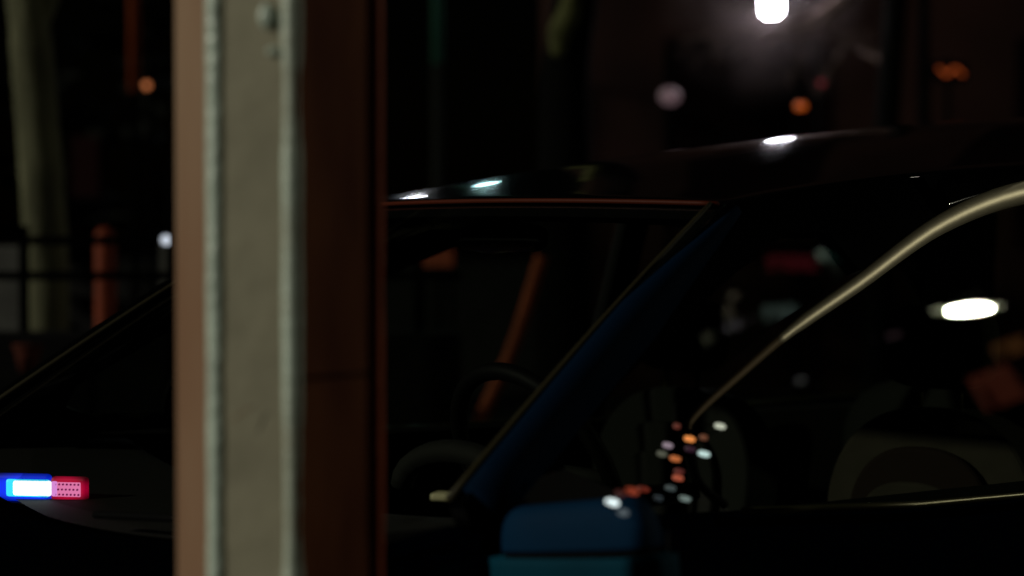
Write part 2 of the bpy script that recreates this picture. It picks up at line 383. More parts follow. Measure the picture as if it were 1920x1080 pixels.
# orange column, black below its orange upper shaft
Y = 13.2; c = at(252, 60, Y); z1 = at(252, 172, Y).z
r = empty('orange_pole', (c.x, Y, 0), label='thin orange painted pole rising beside the orange lamp at upper left', cat='pole')
tubeo('lower_shaft', [(0, 0, 0), (0, 0, z1)], .035, M['black'], r)
tubeo('upper_shaft', [(0, 0, z1), (0, 0, 6)], .040, mat('orange_paint', (.26, .05, .012), .7, spec=.2), r)
Y = 13.0; c = at(820, 60, Y); z1 = at(820, 120, Y).z
r = empty('green_pole', (c.x, Y, 0), label='thin dark green pole right of the big post', cat='pole')
tubeo('lower_shaft', [(0, 0, 0), (0, 0, z1)], .035, mat('unlit_green', (.004, .005, .003), .8, spec=.1), r)  # pole split into dark and lit greens, its shading put in the colour
tubeo('upper_shaft', [(0, 0, z1), (0, 0, 6)], .036, mat('lit_green', (.022, .085, .055), .7, spec=.2), r)
# dull red shade on a frame
c = at(160, 312, 12); r = empty('red_banner', (c.x, c.y, 0), label='dull dark red banner hanging beside the pale tree trunk', cat='banner')
bxo('cloth', (0, 0, c.z), (.165, .012, .38), mat('red_cloth', (.016, .003, .003), .9, spec=.1), r)
tubeo('post', [(.1, .03, 0), (.1, .03, c.z + .22)], .012, M['black'], r)
# orange bollard and its board
c = at(197, 556, 8.6); ct = at(197, 425, 8.6)
r = empty('orange_bollard', (c.x, 8.6, .12), label='round topped orange bollard behind the iron fence', cat='bollard')
M['orange'] = mat('orange_bollard', (.24, .040, .012), .7, var=.35, vscale=9, spec=.2)
P = [(0, 0, 0), (0, 0, .5), (0, 0, ct.z - .12 - .05), (0, 0, ct.z - .12 - .02), (0, 0, ct.z - .12)]
tubeo('shaft', P, [.052, .05, .05, .042, .012], M['orange'], r, 16)
bxo('reflective_strip', (-.052, -.012, c.z - .12 + .17), (.03, .012, .13), mat('reflective_strip', (.16, .12, .08), .6), r, bev=.003)
c = at(12, 487, 9.2); r = tag(bxo('utility_box', (c.x, 9.2, c.z - .21), (.26, .2, .55), mat('grey_box', (.085, .085, .078), .8, var=.3), bev=.01), 'pale grey utility box at the left edge behind the fence', 'utility box')
tubeo('leg', [(0, 0, 0), (0, 0, 0)], .01, M['black']) if False else None
c = at(312, 500, 9.6); tag(bxo('white_post', (c.x, 9.6, c.z / 2 + .12), (.05, .05, c.z), mat('dirty_white', (.06, .06, .05), .8), bev=.006), 'short off white post under the small white lamp', 'post')
M['terracotta'] = mat('terracotta', (.085, .022, .014), .9, var=.4, vscale=12, spec=.1)
for px, py, lab in ((52, 668, 'reddish flower pot with a pale rim below the pale tree trunk'), (172, 664, 'small dull red flower pot right of the pale trunk foot')):
    c = at(px, py, 7.2)
    r = empty('flower_pot', (c.x, 7.2, .13), label=lab, cat='flower pot', group='flower pots below the fence')
    hz = c.z - .13
    tubeo('stand', [(0, 0, 0), (0, 0, hz - .06)], .02, M['black'], r)
    tubeo('pot', [(0, 0, hz - .06), (0, 0, hz), (0, 0, hz + .03)], [.03, .045, .05], M['terracotta'], r, 14)
    tubeo('rim', [(0, 0, hz + .03), (0, 0, hz + .045)], [.056, .056], M['terracotta'], r, 14)
# things glimpsed through the car: shop front stalls
def stall(px0, px1, py0, py1, Y, m, name, label, cat):
    a = at(px0, py0, Y); b2 = at(px1, py1, Y)
    r = empty(name, ((a.x + b2.x) / 2, Y, 0), label=label, cat=cat)
    bxo('panel', (0, 0, (a.z + b2.z) / 2), (b2.x - a.x, .05, a.z - b2.z), m, r, bev=.01)
    for s in (-1, 1): tubeo('leg', [(s * (b2.x - a.x) * .45, .05, 0), (s * (b2.x - a.x) * .45, .05, b2.z + .05)], .012, M['black'], r)
stall(790, 850, 466, 500, 11.0, emit('lit_orange', (.9, .16, .06), .07), 'lit_panel', 'dull orange lit sign seen through the windscreen top', 'sign')

a = at(1016, 480, 8.2); c = at(880, 835, 8.2); d = (a - c)  # pole added to stand for an orange reflection in the windscreen
r = empty('reflection_pole', c - d * (c.z / d.z), label='leaning orange red pole added beyond the car, standing for a windscreen reflection', cat='pole')
b0 = Vector(r.location); mid = at(962, 650, 8.2)
tubeo('shaft', smooth_path([Vector((0, 0, 0)), c - b0, mid - b0, a - b0], 8), [.030] * 25, mat('reflection_orange', (.22, .042, .014), .7, var=.3, vscale=5, spec=.2), r, 12)
# ------------------------------------------------------------------ faceted painted post
def post():
    def q(px, d): return Vector(((px - 960) / F * d, d))
    A = q(324, 2.19); B = q(392, 2.085); C = q(555, 2.05); D = q(716, 2.155)
    E_ = D + Vector((-.03, .03)); G = A + Vector((.03, .02))
    prof = [A, B, C, D, E_, G]; cx = sum((p.x for p in prof)) / 6; cy = sum((p.y for p in prof)) / 6
    root = empty('canopy_post', (cx, cy, 0), label='pale painted faceted post with raised edges and dark brown right side in the foreground', cat='post')
    L = lambda p: Vector((p.x - cx, p.y - cy, 0))
    H = 3.2
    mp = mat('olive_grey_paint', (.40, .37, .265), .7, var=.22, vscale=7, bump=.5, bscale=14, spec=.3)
    ml = mat('warm_lit_paint', (.29, .16, .095), .7, col2=(.37, .24, .155), vscale=6, bump=.25, bscale=14, spec=.25, stretch=(1, 1, .3))  # warm light from the left put into this brown
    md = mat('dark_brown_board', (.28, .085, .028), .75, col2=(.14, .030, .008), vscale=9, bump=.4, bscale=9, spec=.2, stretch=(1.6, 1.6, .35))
    mr = mat('red_lit_edge', (.62, .12, .04), .6, col2=(.30, .045, .014), vscale=3, bump=.3, spec=.3)  # orange light from the right put into the red
    mb2 = mat('patchy_edge_highlight', (.74, .88, .76), .4, col2=(.42, .42, .31), vscale=3.2, bump=.45, bscale=70, spec=.9, stretch=(.2, .2, 2.2))  # pale patches paint the broken highlight along the bead
    mb = mat('worn_edge_highlight', (.78, .92, .80), .28, var=.22, vscale=16, bump=.45, bscale=70, spec=.9)  # exposed pale paint, brightened to carry the edge highlight
    def shaft(name, pts, m, z0=0, z1=H, bev=.003):
        bm = BM(); lo = [bm.verts.new(p + Vector((0, 0, z0))) for p in pts]; hi = [bm.verts.new(p + Vector((0, 0, z1))) for p in pts]
        n = len(pts); bm.faces.new(lo[::-1]); bm.faces.new(hi)
        for i in range(n): bm.faces.new((lo[i], lo[(i + 1) % n], hi[(i + 1) % n], hi[i]))
        return ob(name, bm, m, root, bev=bev)
    a, b_, c_, d_, e_, g_ = [L(p) for p in prof]
    ctr = (a + b_ + c_ + d_ + e_ + g_) / 6
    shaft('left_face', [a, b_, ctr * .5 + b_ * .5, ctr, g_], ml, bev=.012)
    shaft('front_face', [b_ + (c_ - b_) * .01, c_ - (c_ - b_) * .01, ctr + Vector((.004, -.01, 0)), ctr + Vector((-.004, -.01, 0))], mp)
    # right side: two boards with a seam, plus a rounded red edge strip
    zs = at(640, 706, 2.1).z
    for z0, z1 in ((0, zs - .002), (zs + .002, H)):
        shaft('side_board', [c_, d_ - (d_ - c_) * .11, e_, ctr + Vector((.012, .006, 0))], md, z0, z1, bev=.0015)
    P = []; rr = []
    for k in range(65):
        z = H * k / 64; P.append(d_ - (d_ - c_) * .085 + Vector((0, .002, z))); rr.append(.0095 * (1 + random.uniform(-.08, .08)))
    tubeo('edge_strip', P, rr, mr, root, 12)
    # raised edge beads, lumpy like brushed-on paint
    for pt, base_r, gaps in ((b_ + (c_ - b_) * .095, .0112, None), (c_ - (c_ - b_) * .05, .0100, True)):
        P = []; rr = []
        z0 = at(400, 1080, 2.05).z
        for k in range(361):
            z = H * k / 360; s = 1.15 + .025 * math.sin(k * .37) + random.uniform(-.02, .02)
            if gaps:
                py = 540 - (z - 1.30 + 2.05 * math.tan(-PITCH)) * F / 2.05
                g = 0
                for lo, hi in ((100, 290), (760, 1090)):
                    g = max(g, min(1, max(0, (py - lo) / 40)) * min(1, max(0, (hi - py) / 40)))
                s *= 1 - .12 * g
            P.append(pt + Vector((0, .0075, z))); rr.append(base_r * s)
        tubeo('edge_bead', P, rr, mb2 if gaps else mb, root, 14)
    # blisters of paint near the top
    bm = BM()
    for px, py, r0, sz in ((512, 96, .0075, .7), (545, 25, .0085, 1.0), (500, 30, .009, 1.6)):
        p = at(px, py, 2.052) - Vector((cx, cy, 0)); v = bmesh.ops.create_uvsphere(bm, u_segments=14, v_segments=8, radius=r0)['verts']
        bmesh.ops.transform(bm, matrix=Matrix.Translation(p + Vector((0, .003, 0))) @ Matrix.Diagonal((1, .35, sz, 1)), verts=v)
    ob('paint_blister', bm, mb, root, smooth=True)
    bm = BM(); P = [at(*q_, 2.056) - Vector((cx, cy, 0)) for q_ in ((432, 792), (446, 780), (462, 768), (480, 762))]
    tube(bm, P, [.0004, .0007, .0007, .0004], 6); ob('scratch', bm, md, root, smooth=True)
    bm = BM(); box(bm, Vector((ctr.x, ctr.y, .006)), (.28, .28, .012)); ob('base_plate', bm, M['black'], root, bev=.003)
post()

# ------------------------------------------------------------------ the car (own frame: x forward, y to its left side, z up)
TH = R(219.6)
car = empty('parked_car', (.19, 3.80, 0), TH, label='dark car with a blue side mirror and pale window trim parked behind the post', cat='car')
def ys(z): return .79 + .35 * (.95 - z) if z > .95 else .79 + .10 * math.sin(max(0, min(1, (.95 - z) / .55)) * math.pi * .6)
def sp(x, z, s=1, off=0): return Vector((x, s * (ys(z) + off), z))
def sinterp(tab, x):
    if x >= tab[0][0]: return tab[0][1] + (tab[1][1] - tab[0][1]) / (tab[1][0] - tab[0][0]) * (x - tab[0][0])
    for i in range(len(tab) - 1):
        if tab[i + 1][0] <= x <= tab[i][0]:
            def sl(k):
                a, b = max(k - 1, 0), min(k + 1, len(tab) - 1); return (tab[b][1] - tab[a][1]) / (tab[b][0] - tab[a][0])
            x0, y0 = tab[i]; x1, y1 = tab[i + 1]; h = x1 - x0; t = (x - x0) / h
            return (2 * t ** 3 - 3 * t * t + 1) * y0 + (t ** 3 - 2 * t * t + t) * h * sl(i) + (-2 * t ** 3 + 3 * t * t) * y1 + (t ** 3 - t * t) * h * sl(i + 1)
    return tab[-1][1]
NT = (.332, 1.373); NB = (.981, .958)
zc_tab = [(.423, 1.388), (.18, 1.435), (-.1, 1.482), (-.4, 1.524), (-.9, 1.580), (-1.37, 1.618), (-1.8, 1.635), (-2.05, 1.62)]
ze_tab = [(.43, 1.370), (.332, 1.373), (.12, 1.400), (-.15, 1.428), (-.55, 1.455), (-1.4, 1.49), (-1.8, 1.49), (-2.05, 1.47)]
def xtop(v): return .332 + .09 * (1 - v * v)
def roof_pt(u, v):
    v = v * 2 - 1; x0 = xtop(v); x = x0 + (-2.05 - x0) * u
    xx = x - .09 * (1 - v * v) * (1 - u) ** 3 * 0
    ze = sinterp(ze_tab, xx); zc = sinterp(zc_tab, xx)
    z = ze + (zc - ze) * (1 - abs(v) ** 2.0)
    return Vector((x, v * ys(ze), z))
bm = BM(); grid(bm, roof_pt, 60, 28); M['roof'] = mat('roof_paint', (.0016, .0017, .0018), .13, coat=.75, spec=.25); M['roof'].node_tree.nodes['Principled BSDF'].inputs['Coat Roughness'].default_value = .02; o = ob('roof', bm, M['roof'], car, smooth=True); solid(o, .012)
ss = o.modifiers.new('sub', 'SUBSURF'); ss.levels = ss.render_levels = 1
bm = BM(); grid(bm, lambda u, v: roof_pt(.03 + .94 * u, .04 + .92 * v) - Vector((0, 0, .045)), 24, 14); o = ob('headliner', bm, M['headliner'], car, smooth=True); solid(o, .01)
# trim line along the windscreen header
tubeo('header_trim', [Vector((xtop(v) + .006, v * ys(1.373) * .985, 1.371 + .013 * (1 - v * v))) for v in [k / 20 - 1 for k in range(41)]], .0042, M['orange_glint'], car, 8)
# windscreen
def ws_pt(u, v):
    v = v * 2 - 1
    top = Vector((xtop(v) + .005, v * (ys(1.373) - .012), 1.366 + .013 * (1 - v * v)))
    bot = Vector((NB[0] + .16 * (1 - v * v), v * (.775), .955 - .075 * (1 - v * v)))
    p = top.lerp(bot, u); p += Vector((.5, 0, .8)) * (.035 - .028 * v * v) * math.sin(u * math.pi); return p
bm = BM(); grid(bm, ws_pt, 20, 24); o = ob('windscreen', bm, M['glass'], car, smooth=True)
# black frit band round the glass
bm = BM()
def band(u0, u1, v0, v1, n1, n2): grid(bm, lambda u, v: ws_pt(u0 + (u1 - u0) * u, v0 + (v1 - v0) * v) + Vector((-.004, 0, -.004)), n1, n2)
band(0, .045, 0, 1, 2, 24); band(.045, .95, 0, .022, 16, 1); band(.045, .95, .978, 1, 16, 1)
ob('windscreen_border', bm, M['rubber'], car, smooth=True)
for s in (1, -1):
    P = [ws_pt(u, (s + 1) / 2) + Vector((-.030, s * .014, -.006)) for u in [k / 14 for k in range(0, 15)]]
    tubeo('front_pillar', P, [.010 + .030 * min(1, k / 6) for k in range(15)], M['blue'] if s > 0 else M['paint'], car, 16, flat=((0, 1, 0), .75))
    P2 = [ws_pt(u, (s + 1) / 2) + Vector((.010, -s * .006, .006)) for u in [k / 14 for k in range(0, 15)]]
    tubeo('glass_seal', P2, [.0035 + .004 * k / 14 for k in range(15)], M['seal'], car, 8)
# sides
def side_panel(name, pts, m, s=1, off=0.0, th=.02, parent=None, bev=0):
    bm = BM(); nrm = Vector((0, s, .35)).normalized()
    a = [bm.verts.new(sp(x, z, s, off) ) for x, z in pts]; b2 = [bm.verts.new(v.co - nrm * th) for v in a]
    bm.faces.new(a); bm.faces.new(b2[::-1]); n = len(a)
    for i in range(n): bm.faces.new((a[i], a[(i + 1) % n], b2[(i + 1) % n], b2[i]))
    bmesh.ops.triangulate(bm, faces=[f for f in bm.faces if len(f.verts) > 4])
    return ob(name, bm, m, parent or car, bev=bev)
CH = [(.50, .915), (.545, .955), (.540, 1.02), (.518, 1.047), (.406, 1.101), (.259, 1.167), (.074, 1.237), (-.201, 1.342), (-.489, 1.405), (-.85, 1.425), (-1.25, 1.41), (-1.62, 1.33), (-1.85, 1.20), (-1.95, 1.05), (-1.93, .92)]
CHs = [(p.x, p.z) for p in smooth_path([Vector((x, 0, z)) for x, z in CH], 6)]
belt = [(-1.93, .885), (-1.2, .872), (-.252, .873), (.069, .881), (.471, .905)]
def chx(i): return CHs[i]
for s in (1, -1):
    # painted rail between roof and window line
    top = [(x, interp(ze_tab, x)) for x in [.30 - .15 * k for k in range(16)]]
    bm = BM(); 
    ctop = [c for c in CHs if c[0] < .30 and c[1] > 1.0]
    def railp(u, v):
        i = u * (len(ctop) - 1); k = int(min(i, len(ctop) - 2)); f = i - k
        c = (ctop[k][0] + (ctop[k + 1][0] - ctop[k][0]) * f, ctop[k][1] + (ctop[k + 1][1] - ctop[k][1]) * f)
        z1 = interp(ze_tab, c[0]); zz = c[1] + (z1 - c[1]) * v
        if c[0] > .0 and False: pass
        return sp(c[0] if c[0] > -2 else -2, zz, s, .004)
    # quarter light opening sits between pillar and window line: rail starts behind it
    quarter = [(.10, 1.325), (.05, 1.262), (.27, 1.182), (.42, 1.118), (.55, 1.065), (.575, 1.00), (.545, .952), (.72, .958), (.80, .975), (.78, 1.03), (.60, 1.13), (.35, 1.26), (.20, 1.325)]
    q_in = quarter
    side_panel('quarter_window', q_in, M['glass'], s, -.004, .004)
    # frame strip between blue pillar and quarter light
    out = [(.33, 1.372), (.60, 1.205), (.80, 1.085), (.985, .955), (.80, .945), (.545, .94)]
    bm = BM()
    fr = [[(.33, 1.372), (.60, 1.215), (.60, 1.13), (.35, 1.26), (.20, 1.325)], [(.60, 1.215), (.80, 1.092), (.985, .958), (.80, .975), (.78, 1.03), (.60, 1.13)], [(.985, .958), (.98, .93), (.545, .93), (.545, .952), (.72, .958), (.80, .975)],
          [(.33, 1.372), (.20, 1.325), (.10, 1.325), (.02, 1.415)], [(.10, 1.325), (.05, 1.262), (.0, 1.27), (-.201, 1.342), (-.15, 1.432), (.02, 1.415)]]
    nrm = Vector((0, s, .35)).normalized()
    for poly in fr:
        a = [bm.verts.new(sp(x, z, s, .002)) for x, z in poly]; b2 = [bm.verts.new(v.co - nrm * .03) for v in a]
        bm.faces.new(a); bm.faces.new(b2[::-1]); n = len(a)
        for i in range(n): bm.faces.new((a[i], a[(i + 1) % n], b2[(i + 1) % n], b2[i]))
    bmesh.ops.remove_doubles(bm, verts=bm.verts, dist=.0008)
    ob('pillar_panel', bm, M['paint'], car)
    bm = BM(); rr_ = [c for c in CHs if c[0] < -.19 and c[1] > 1.0]
    def rp(u, v):
        i = u * (len(rr_) - 1); k = int(min(i, len(rr_) - 2)); f = i - k
        x = rr_[k][0] + (rr_[k + 1][0] - rr_[k][0]) * f; z = rr_[k][1] + (rr_[k + 1][1] - rr_[k][1]) * f
        x1 = x if x > -1.4 else -1.4 - (-1.4 - x) * 1.15; z1 = sinterp(ze_tab, x1)
        return sp(x + (x1 - x) * v, z + (z1 - z) * v, s, .003)
    grid(bm, rp, 40, 3); o = ob('roof_rail', bm, M['paint'], car, smooth=True); solid(o, .03, -1 if s > 0 else 1)
    # window line trim, coloured darker in steps where its highlight fades
    CA = [c for c in CHs if c[0] > .30 and c[1] < 1.16]; CB = CHs[len(CA) - 1:]; CA = CA + CB[1:3]
    CA0 = [c for c in CA if c[1] < 1.03]; tubeo('corner_trim', [sp(x, z, s, .004) for x, z in CA0], .007, M['rubber'], car, 8); CA = CA[len(CA0) - 1:]
    tubeo('lower_window_trim', [sp(x, z, s, .004) for x, z in CA], [.004 + .0045 * k / (len(CA) - 1) for k in range(len(CA))], M['trim_low'] if s > 0 else M['rubber'], car, 12, flat=((0, s, .35), .8))
    tubeo('window_trim', [sp(x, z, s, .004) for x, z in CB], [(.0070, .0082, .0092)[k] if k < 3 else .0095 + .013 * min(1, max(0, (.32 - c[0]) / .8)) for k, c in enumerate(CB)], M['chrome'] if s > 0 else M['rubber'], car, 14, flat=((0, s, .35), .85))
    tubeo('belt_trim', [sp(x, z, s, .010) for x, z in reversed(belt)], .006, M['chromed'], car, 8)
    # door glass (front) and rear door glass, pillar between
    fr_ch = [c for c in CHs if c[0] > -.62]; re_ch = [c for c in CHs if c[0] < -.70]
    side_panel('door_window', [(x, z) for x, z in fr_ch] + [(-.62, .874), (-.252, .873), (.069, .881), (.471, .905)], M['glass'], s, -.006, .004)
    side_panel('rear_window', [(x, z) for x, z in re_ch] + [(-1.93, .885), (-1.2, .872), (-.70, .874)], M['glass'], s, -.006, .004)
    side_panel('centre_pillar', [(-.62, 1.41), (-.70, 1.415), (-.70, .872), (-.62, .872)], M['plastic'], s, .0, .03)
# rear end of the cabin
bm = BM()
def rear_pt(u, v):
    v = v * 2 - 1; t = roof_pt(1, (v + 1) / 2); b2 = Vector((-2.28, v * .78, .90)); return t.lerp(b2, u) + Vector((-.06, 0, 0)) * math.sin(u * math.pi)
grid(bm, rear_pt, 10, 16); ob('tailgate_window', bm, M['glass'], car, smooth=True)
for s in (1, -1):
    side_panel('rear_pillar', [(-1.93, .885), (-1.95, 1.05), (-1.85, 1.20), (-1.80, 1.48), (-2.05, 1.465), (-2.28, .90)], M['paint'], s, .0, .04)
# lower body loft: sections along x
secs = [(2.28, .52, .28, .62), (2.20, .70, .22, .74), (2.0, .78, .2, .80), (1.6, .82, .2, .86), (1.25, .83, .2, .90), (1.02, .83, .2, .93), (.98, .83, .2, .93), (.5, .83, .2, .905), (0, .83, .2, .878), (-1, .83, .2, .868), (-1.9, .82, .2, .88), (-2.2, .79, .22, .90), (-2.38, .70, .26, .86), (-2.42, .6, .3, .8)]
def section(x, hw, z0, z1):
    pts = []
    crown_ = .035 if x > 1.0 else 0.0
    prof = [(.86, 0), (.97, .06), (1.0, .22), (1.0, .45), (1.01, .62), (1.0, .75), (.975, .90), (.955, 1.0)]
    for a, b2 in prof: pts.append(Vector((x, hw * a, z0 + (z1 - z0) * b2)))
    return pts
bm = BM(); rings = []
for sct in secs:
    right = section(*sct); ring = [bm.verts.new(p) for p in right] + [bm.verts.new(Vector((p.x, -p.y, p.z))) for p in reversed(right)]
    rings.append(ring)
for a, b2 in zip(rings, rings[1:]):
    for k in range(len(a) - 1): bm.faces.new((a[k], a[k + 1], b2[k + 1], b2[k]))
    bm.faces.new((a[-1], a[0], b2[0], b2[-1]))
bm.faces.new(rings[0]); bm.faces.new(rings[-1][::-1])
# open the top where the cabin is
for f in [f for f in bm.faces if f.normal.length >= 0 and all(-1.95 < v.co.x < 1.0 for v in f.verts) and {round(abs(v.co.z - rings[7][7].co.z), 3) for v in f.verts} and all(v.co.z > .85 for v in f.verts) and (max(v.co.y for v in f.verts) - min(v.co.y for v in f.verts)) > 1]:
    bm.faces.remove(f)
for f in [f for f in bm.faces if (max(v.co.y for v in f.verts) - min(v.co.y for v in f.verts)) > 1 and all(v.co.z > .6 for v in f.verts) and max(v.co.x for v in f.verts) > 1.0 and min(v.co.x for v in f.verts) > .9]:
    bm.faces.remove(f)
ob('body', bm, mat('body_paint', (.001, .003, .008), .5, coat=.2, spec=.0), car, smooth=True, bev=0)
# bonnet, slightly crowned
def bon(u, v):
    v = v * 2 - 1; x = 1.0 + 1.22 * u; i = interp([(1.0, .93), (1.25, .905), (1.6, .865), (2.0, .80), (2.22, .70)], x)
    hw = interp([(1.0, .80), (1.6, .79), (2.0, .75), (2.22, .66)], x)
    x += (.16 * (1 - v * v)) * (1 - u)
    return Vector((x, v * hw, i - .02 + .02 * (1 - v * v) - .07 * (1 - v * v) * (1 - u) ** 3))
bm = BM(); grid(bm, bon, 24, 24); o = ob('bonnet', bm, mat('bonnet_paint', (.0006, .001, .002), .55, spec=.0), car, smooth=True); solid(o, .012)
bxo('grille', (2.26, 0, .48), (.06, .8, .16), M['plastic'], car, bev=.02)
for s in (1, -1):
    bm = BM(); bmesh.ops.create_uvsphere(bm, u_segments=20, v_segments=12, radius=1)
    for v in bm.verts: v.co = Vector((v.co.x * .14, v.co.y * .18, v.co.z * .075))
    o = ob('headlight', bm, M['glass'], car, smooth=True); o.location = (2.12, s * .56, .62); o.rotation_euler = (0, 0, -s * .5)
    bm = BM(); box(bm, Vector((-2.36, s * .66, .78)), (.10, .22, .2)); ob('tail_light', bm, mat('tail_lens', (.12, .004, .004), .3), car, bev=.03)
# wheels with dark arches
for x in (1.42, -1.42):
    for s in (1, -1):
        r = bpy.data.objects.new('wheel', None); COL.objects.link(r); r.parent = car; r.location = (x, s * .76, .32)
        def ring_(prof, m, name):
            bm = BM(); n = 40; R_ = [[bm.verts.new(Vector((rr * math.cos(a), yy * s, rr * math.sin(a)))) for rr, yy in prof] for a in [2 * math.pi * k / n for k in range(n)]]
            for i in range(n):
                for k in range(len(prof) - 1): bm.faces.new((R_[i][k], R_[(i + 1) % n][k], R_[(i + 1) % n][k + 1], R_[i][k + 1]))
            return ob(name, bm, m, r, smooth=True)
        ring_([(.20, -.10), (.31, -.10), (.32, -.07), (.32, .07), (.305, .1), (.21, .1)], M['tyre'], 'tyre')
        ring_([(.21, .08), (.2, .09), (.18, .06), (.17, -.05)], M['rim'], 'rim')
        for k in range(5):
            a = 2 * math.pi * k / 5; bm = BM(); box(bm, Vector((.1, .07 * s, 0)), (.19, .02, .045)); bmesh.ops.rotate(bm, cent=(0, 0, 0), matrix=Matrix.Rotation(a, 3, 'Y'), verts=bm.verts); ob('spoke', bm, M['rim'], r, bev=.006)
        bm = BM()
        n = 20; V0 = [bm.verts.new((.38 * math.cos(a), s * .074, .38 * math.sin(a))) for a in [math.pi * (k / n * 1.2 - .1) for k in range(n + 1)]]
        V1 = [bm.verts.new((.345 * math.cos(a), s * .082, .345 * math.sin(a))) for a in [math.pi * (k / n * 1.2 - .1) for k in range(n + 1)]]
        for k in range(n): bm.faces.new((V0[k], V0[k + 1], V1[k + 1], V1[k]))
        o = ob('wheel_arch', bm, M['plastic'], car, smooth=True); o.location = r.location
# cowl and wipers
bm = BM(); grid(bm, lambda u, v: Vector((NB[0] + .02 + .16 * (1 - (2 * v - 1) ** 2) + .05 * u, (2 * v - 1) * .77, .925 - .015 * u - .07 * (1 - (2 * v - 1) ** 2))), 2, 20); ob('cowl', bm, M['plastic'], car, smooth=True)
tubeo('wiper', [(1.07, .66, .93), (1.14, .38, .905), (1.17, .10, .885)], .006, M['plastic'], car, 8)
# mirror on the driver's side
def mirror(s):
    r = bpy.data.objects.new('side_mirror', None); COL.objects.link(r); r.parent = car; r.location = (.93, s * .972, .868); r.scale = (1, 1.08, 1.08); r.rotation_euler = (0, 0, s * R(14))
    def shell(z0, z1, m, name, ex=1.0):
        bm = BM(); n = 40; rings = []
        for k in range(15):
            z = z0 + (z1 - z0) * k / 14; e = max(.02, 1 - abs(z / .102) ** 5) ** .4 * ex
            R_ = []
            for a in [2 * math.pi * j / n for j in range(n)]:
                cx_ = math.copysign(abs(math.cos(a)) ** .28, math.cos(a)); sy_ = math.copysign(abs(math.sin(a)) ** .5, math.sin(a))
                R_.append(bm.verts.new((.040 * e * cx_ * (1 if cx_ > 0 else .6) - .005 * abs(sy_) ** 3, s * (.124 * (e * .5 + .5 * ex) * sy_ - z * .12), z + sy_ * .012 * (1 if z > 0 else .3))))
            rings.append(R_)
        for a, b2 in zip(rings, rings[1:]):
            for j in range(n): bm.faces.new((a[j], a[(j + 1) % n], b2[(j + 1) % n], b2[j]))
        bm.faces.new(rings[0][::-1]); bm.faces.new(rings[-1])
        return ob(name, bm, m, r, smooth=True)
    shell(.042, .098, M['navy'], 'upper_cover', .86); shell(.034, .042, M['rubber'], 'seam', .83); shell(-.098, .034, M['teal'], 'lower_cover')
    bm = BM(); box(bm, Vector((-.03, 0, 0)), (.006, .2, .14)); ob('mirror_glass', bm, M['mirror'], r, bev=.002)
    tubeo('mirror_arm', [(-.02, -s * .10, -.03), (-.08, -s * .16, .0)], [.03, .035], M['plastic'], r)
    side_panel('mirror_base', [(.93, .975), (.93, .90), (.70, .90), (.72, .955), (.80, .99)], M['plastic'], s, .012, .02)
mirror(1); mirror(-1)
# interior
def dsh(u, v):
    v = v * 2 - 1; x = 1.08 + .08 * (1 - v * v) - .50 * u
    return Vector((x - .09 * abs(v) * (1 - u), v * .76, .900 - .045 * (1 - v * v) + .01 * math.sin(u * 3) - (.10 * max(0, (u - .8) / .2) ** 2)))
bm = BM(); grid(bm, dsh, 16, 20); ob('dashboard', bm, M['dash'], car, smooth=True)
bxo('dashboard_face', (.60, 0, .68), (.05, 1.46, .22), M['interior'], car, bev=.01)
bm = BM()
for k in range(24):
    a = math.pi * k / 23
hood = [(.66, .37 - .16 * math.cos(math.pi * k / 12), .90 + .07 * math.sin(math.pi * k / 12)) for k in range(13)]
bm = BM(); tube(bm, hood, .02, 8); ob('instrument_hood', bm, M['interior'], car, smooth=True)
swc = Vector((.50, .37, .93)); ax = Vector((-.9, 0, .42)).normalized(); u_ = Vector((0, 1, 0)); v_ = ax.cross(u_)
bm = BM(); tube(bm, [swc + (u_ * math.cos(a) + v_ * math.sin(a)) * .185 for a in [2 * math.pi * k / 40 for k in range(41)]], .015, 10, cap=False); sw = ob('steering_wheel', bm, M['plastic'], car, smooth=True)
for a in (0, math.pi, -math.pi / 2 * (1 if v_.z > 0 else -1)):
    tubeo('spoke', [swc, swc + (u_ * math.cos(a) + v_ * math.sin(a)) * .18], .014, M['interior'], sw, 8)
tubeo('hub', [swc - ax * .02, swc + ax * .02], .05, M['interior'], sw, 16)
def rsuper(bm, c, s, e=.55, nu=28, nv=16):
    def sg(x, p): return math.copysign(abs(x) ** p, x)
    V = [[None] * nu for _ in range(nv + 1)]
    for i in range(nv + 1):
        ph = -math.pi / 2 + math.pi * i / nv
        for j in range(nu):
            th = 2 * math.pi * j / nu
            V[i][j] = bm.verts.new(Vector(c) + Vector((s[0] * sg(math.cos(ph), e) * sg(math.cos(th), e), s[1] * sg(math.cos(ph), e) * sg(math.sin(th), e), s[2] * sg(math.sin(ph), e))))
    for i in range(nv):
        for j in range(nu): bm.faces.new((V[i][j], V[i][(j + 1) % nu], V[i + 1][(j + 1) % nu], V[i + 1][j]))
    bmesh.ops.remove_doubles(bm, verts=bm.verts, dist=1e-4)
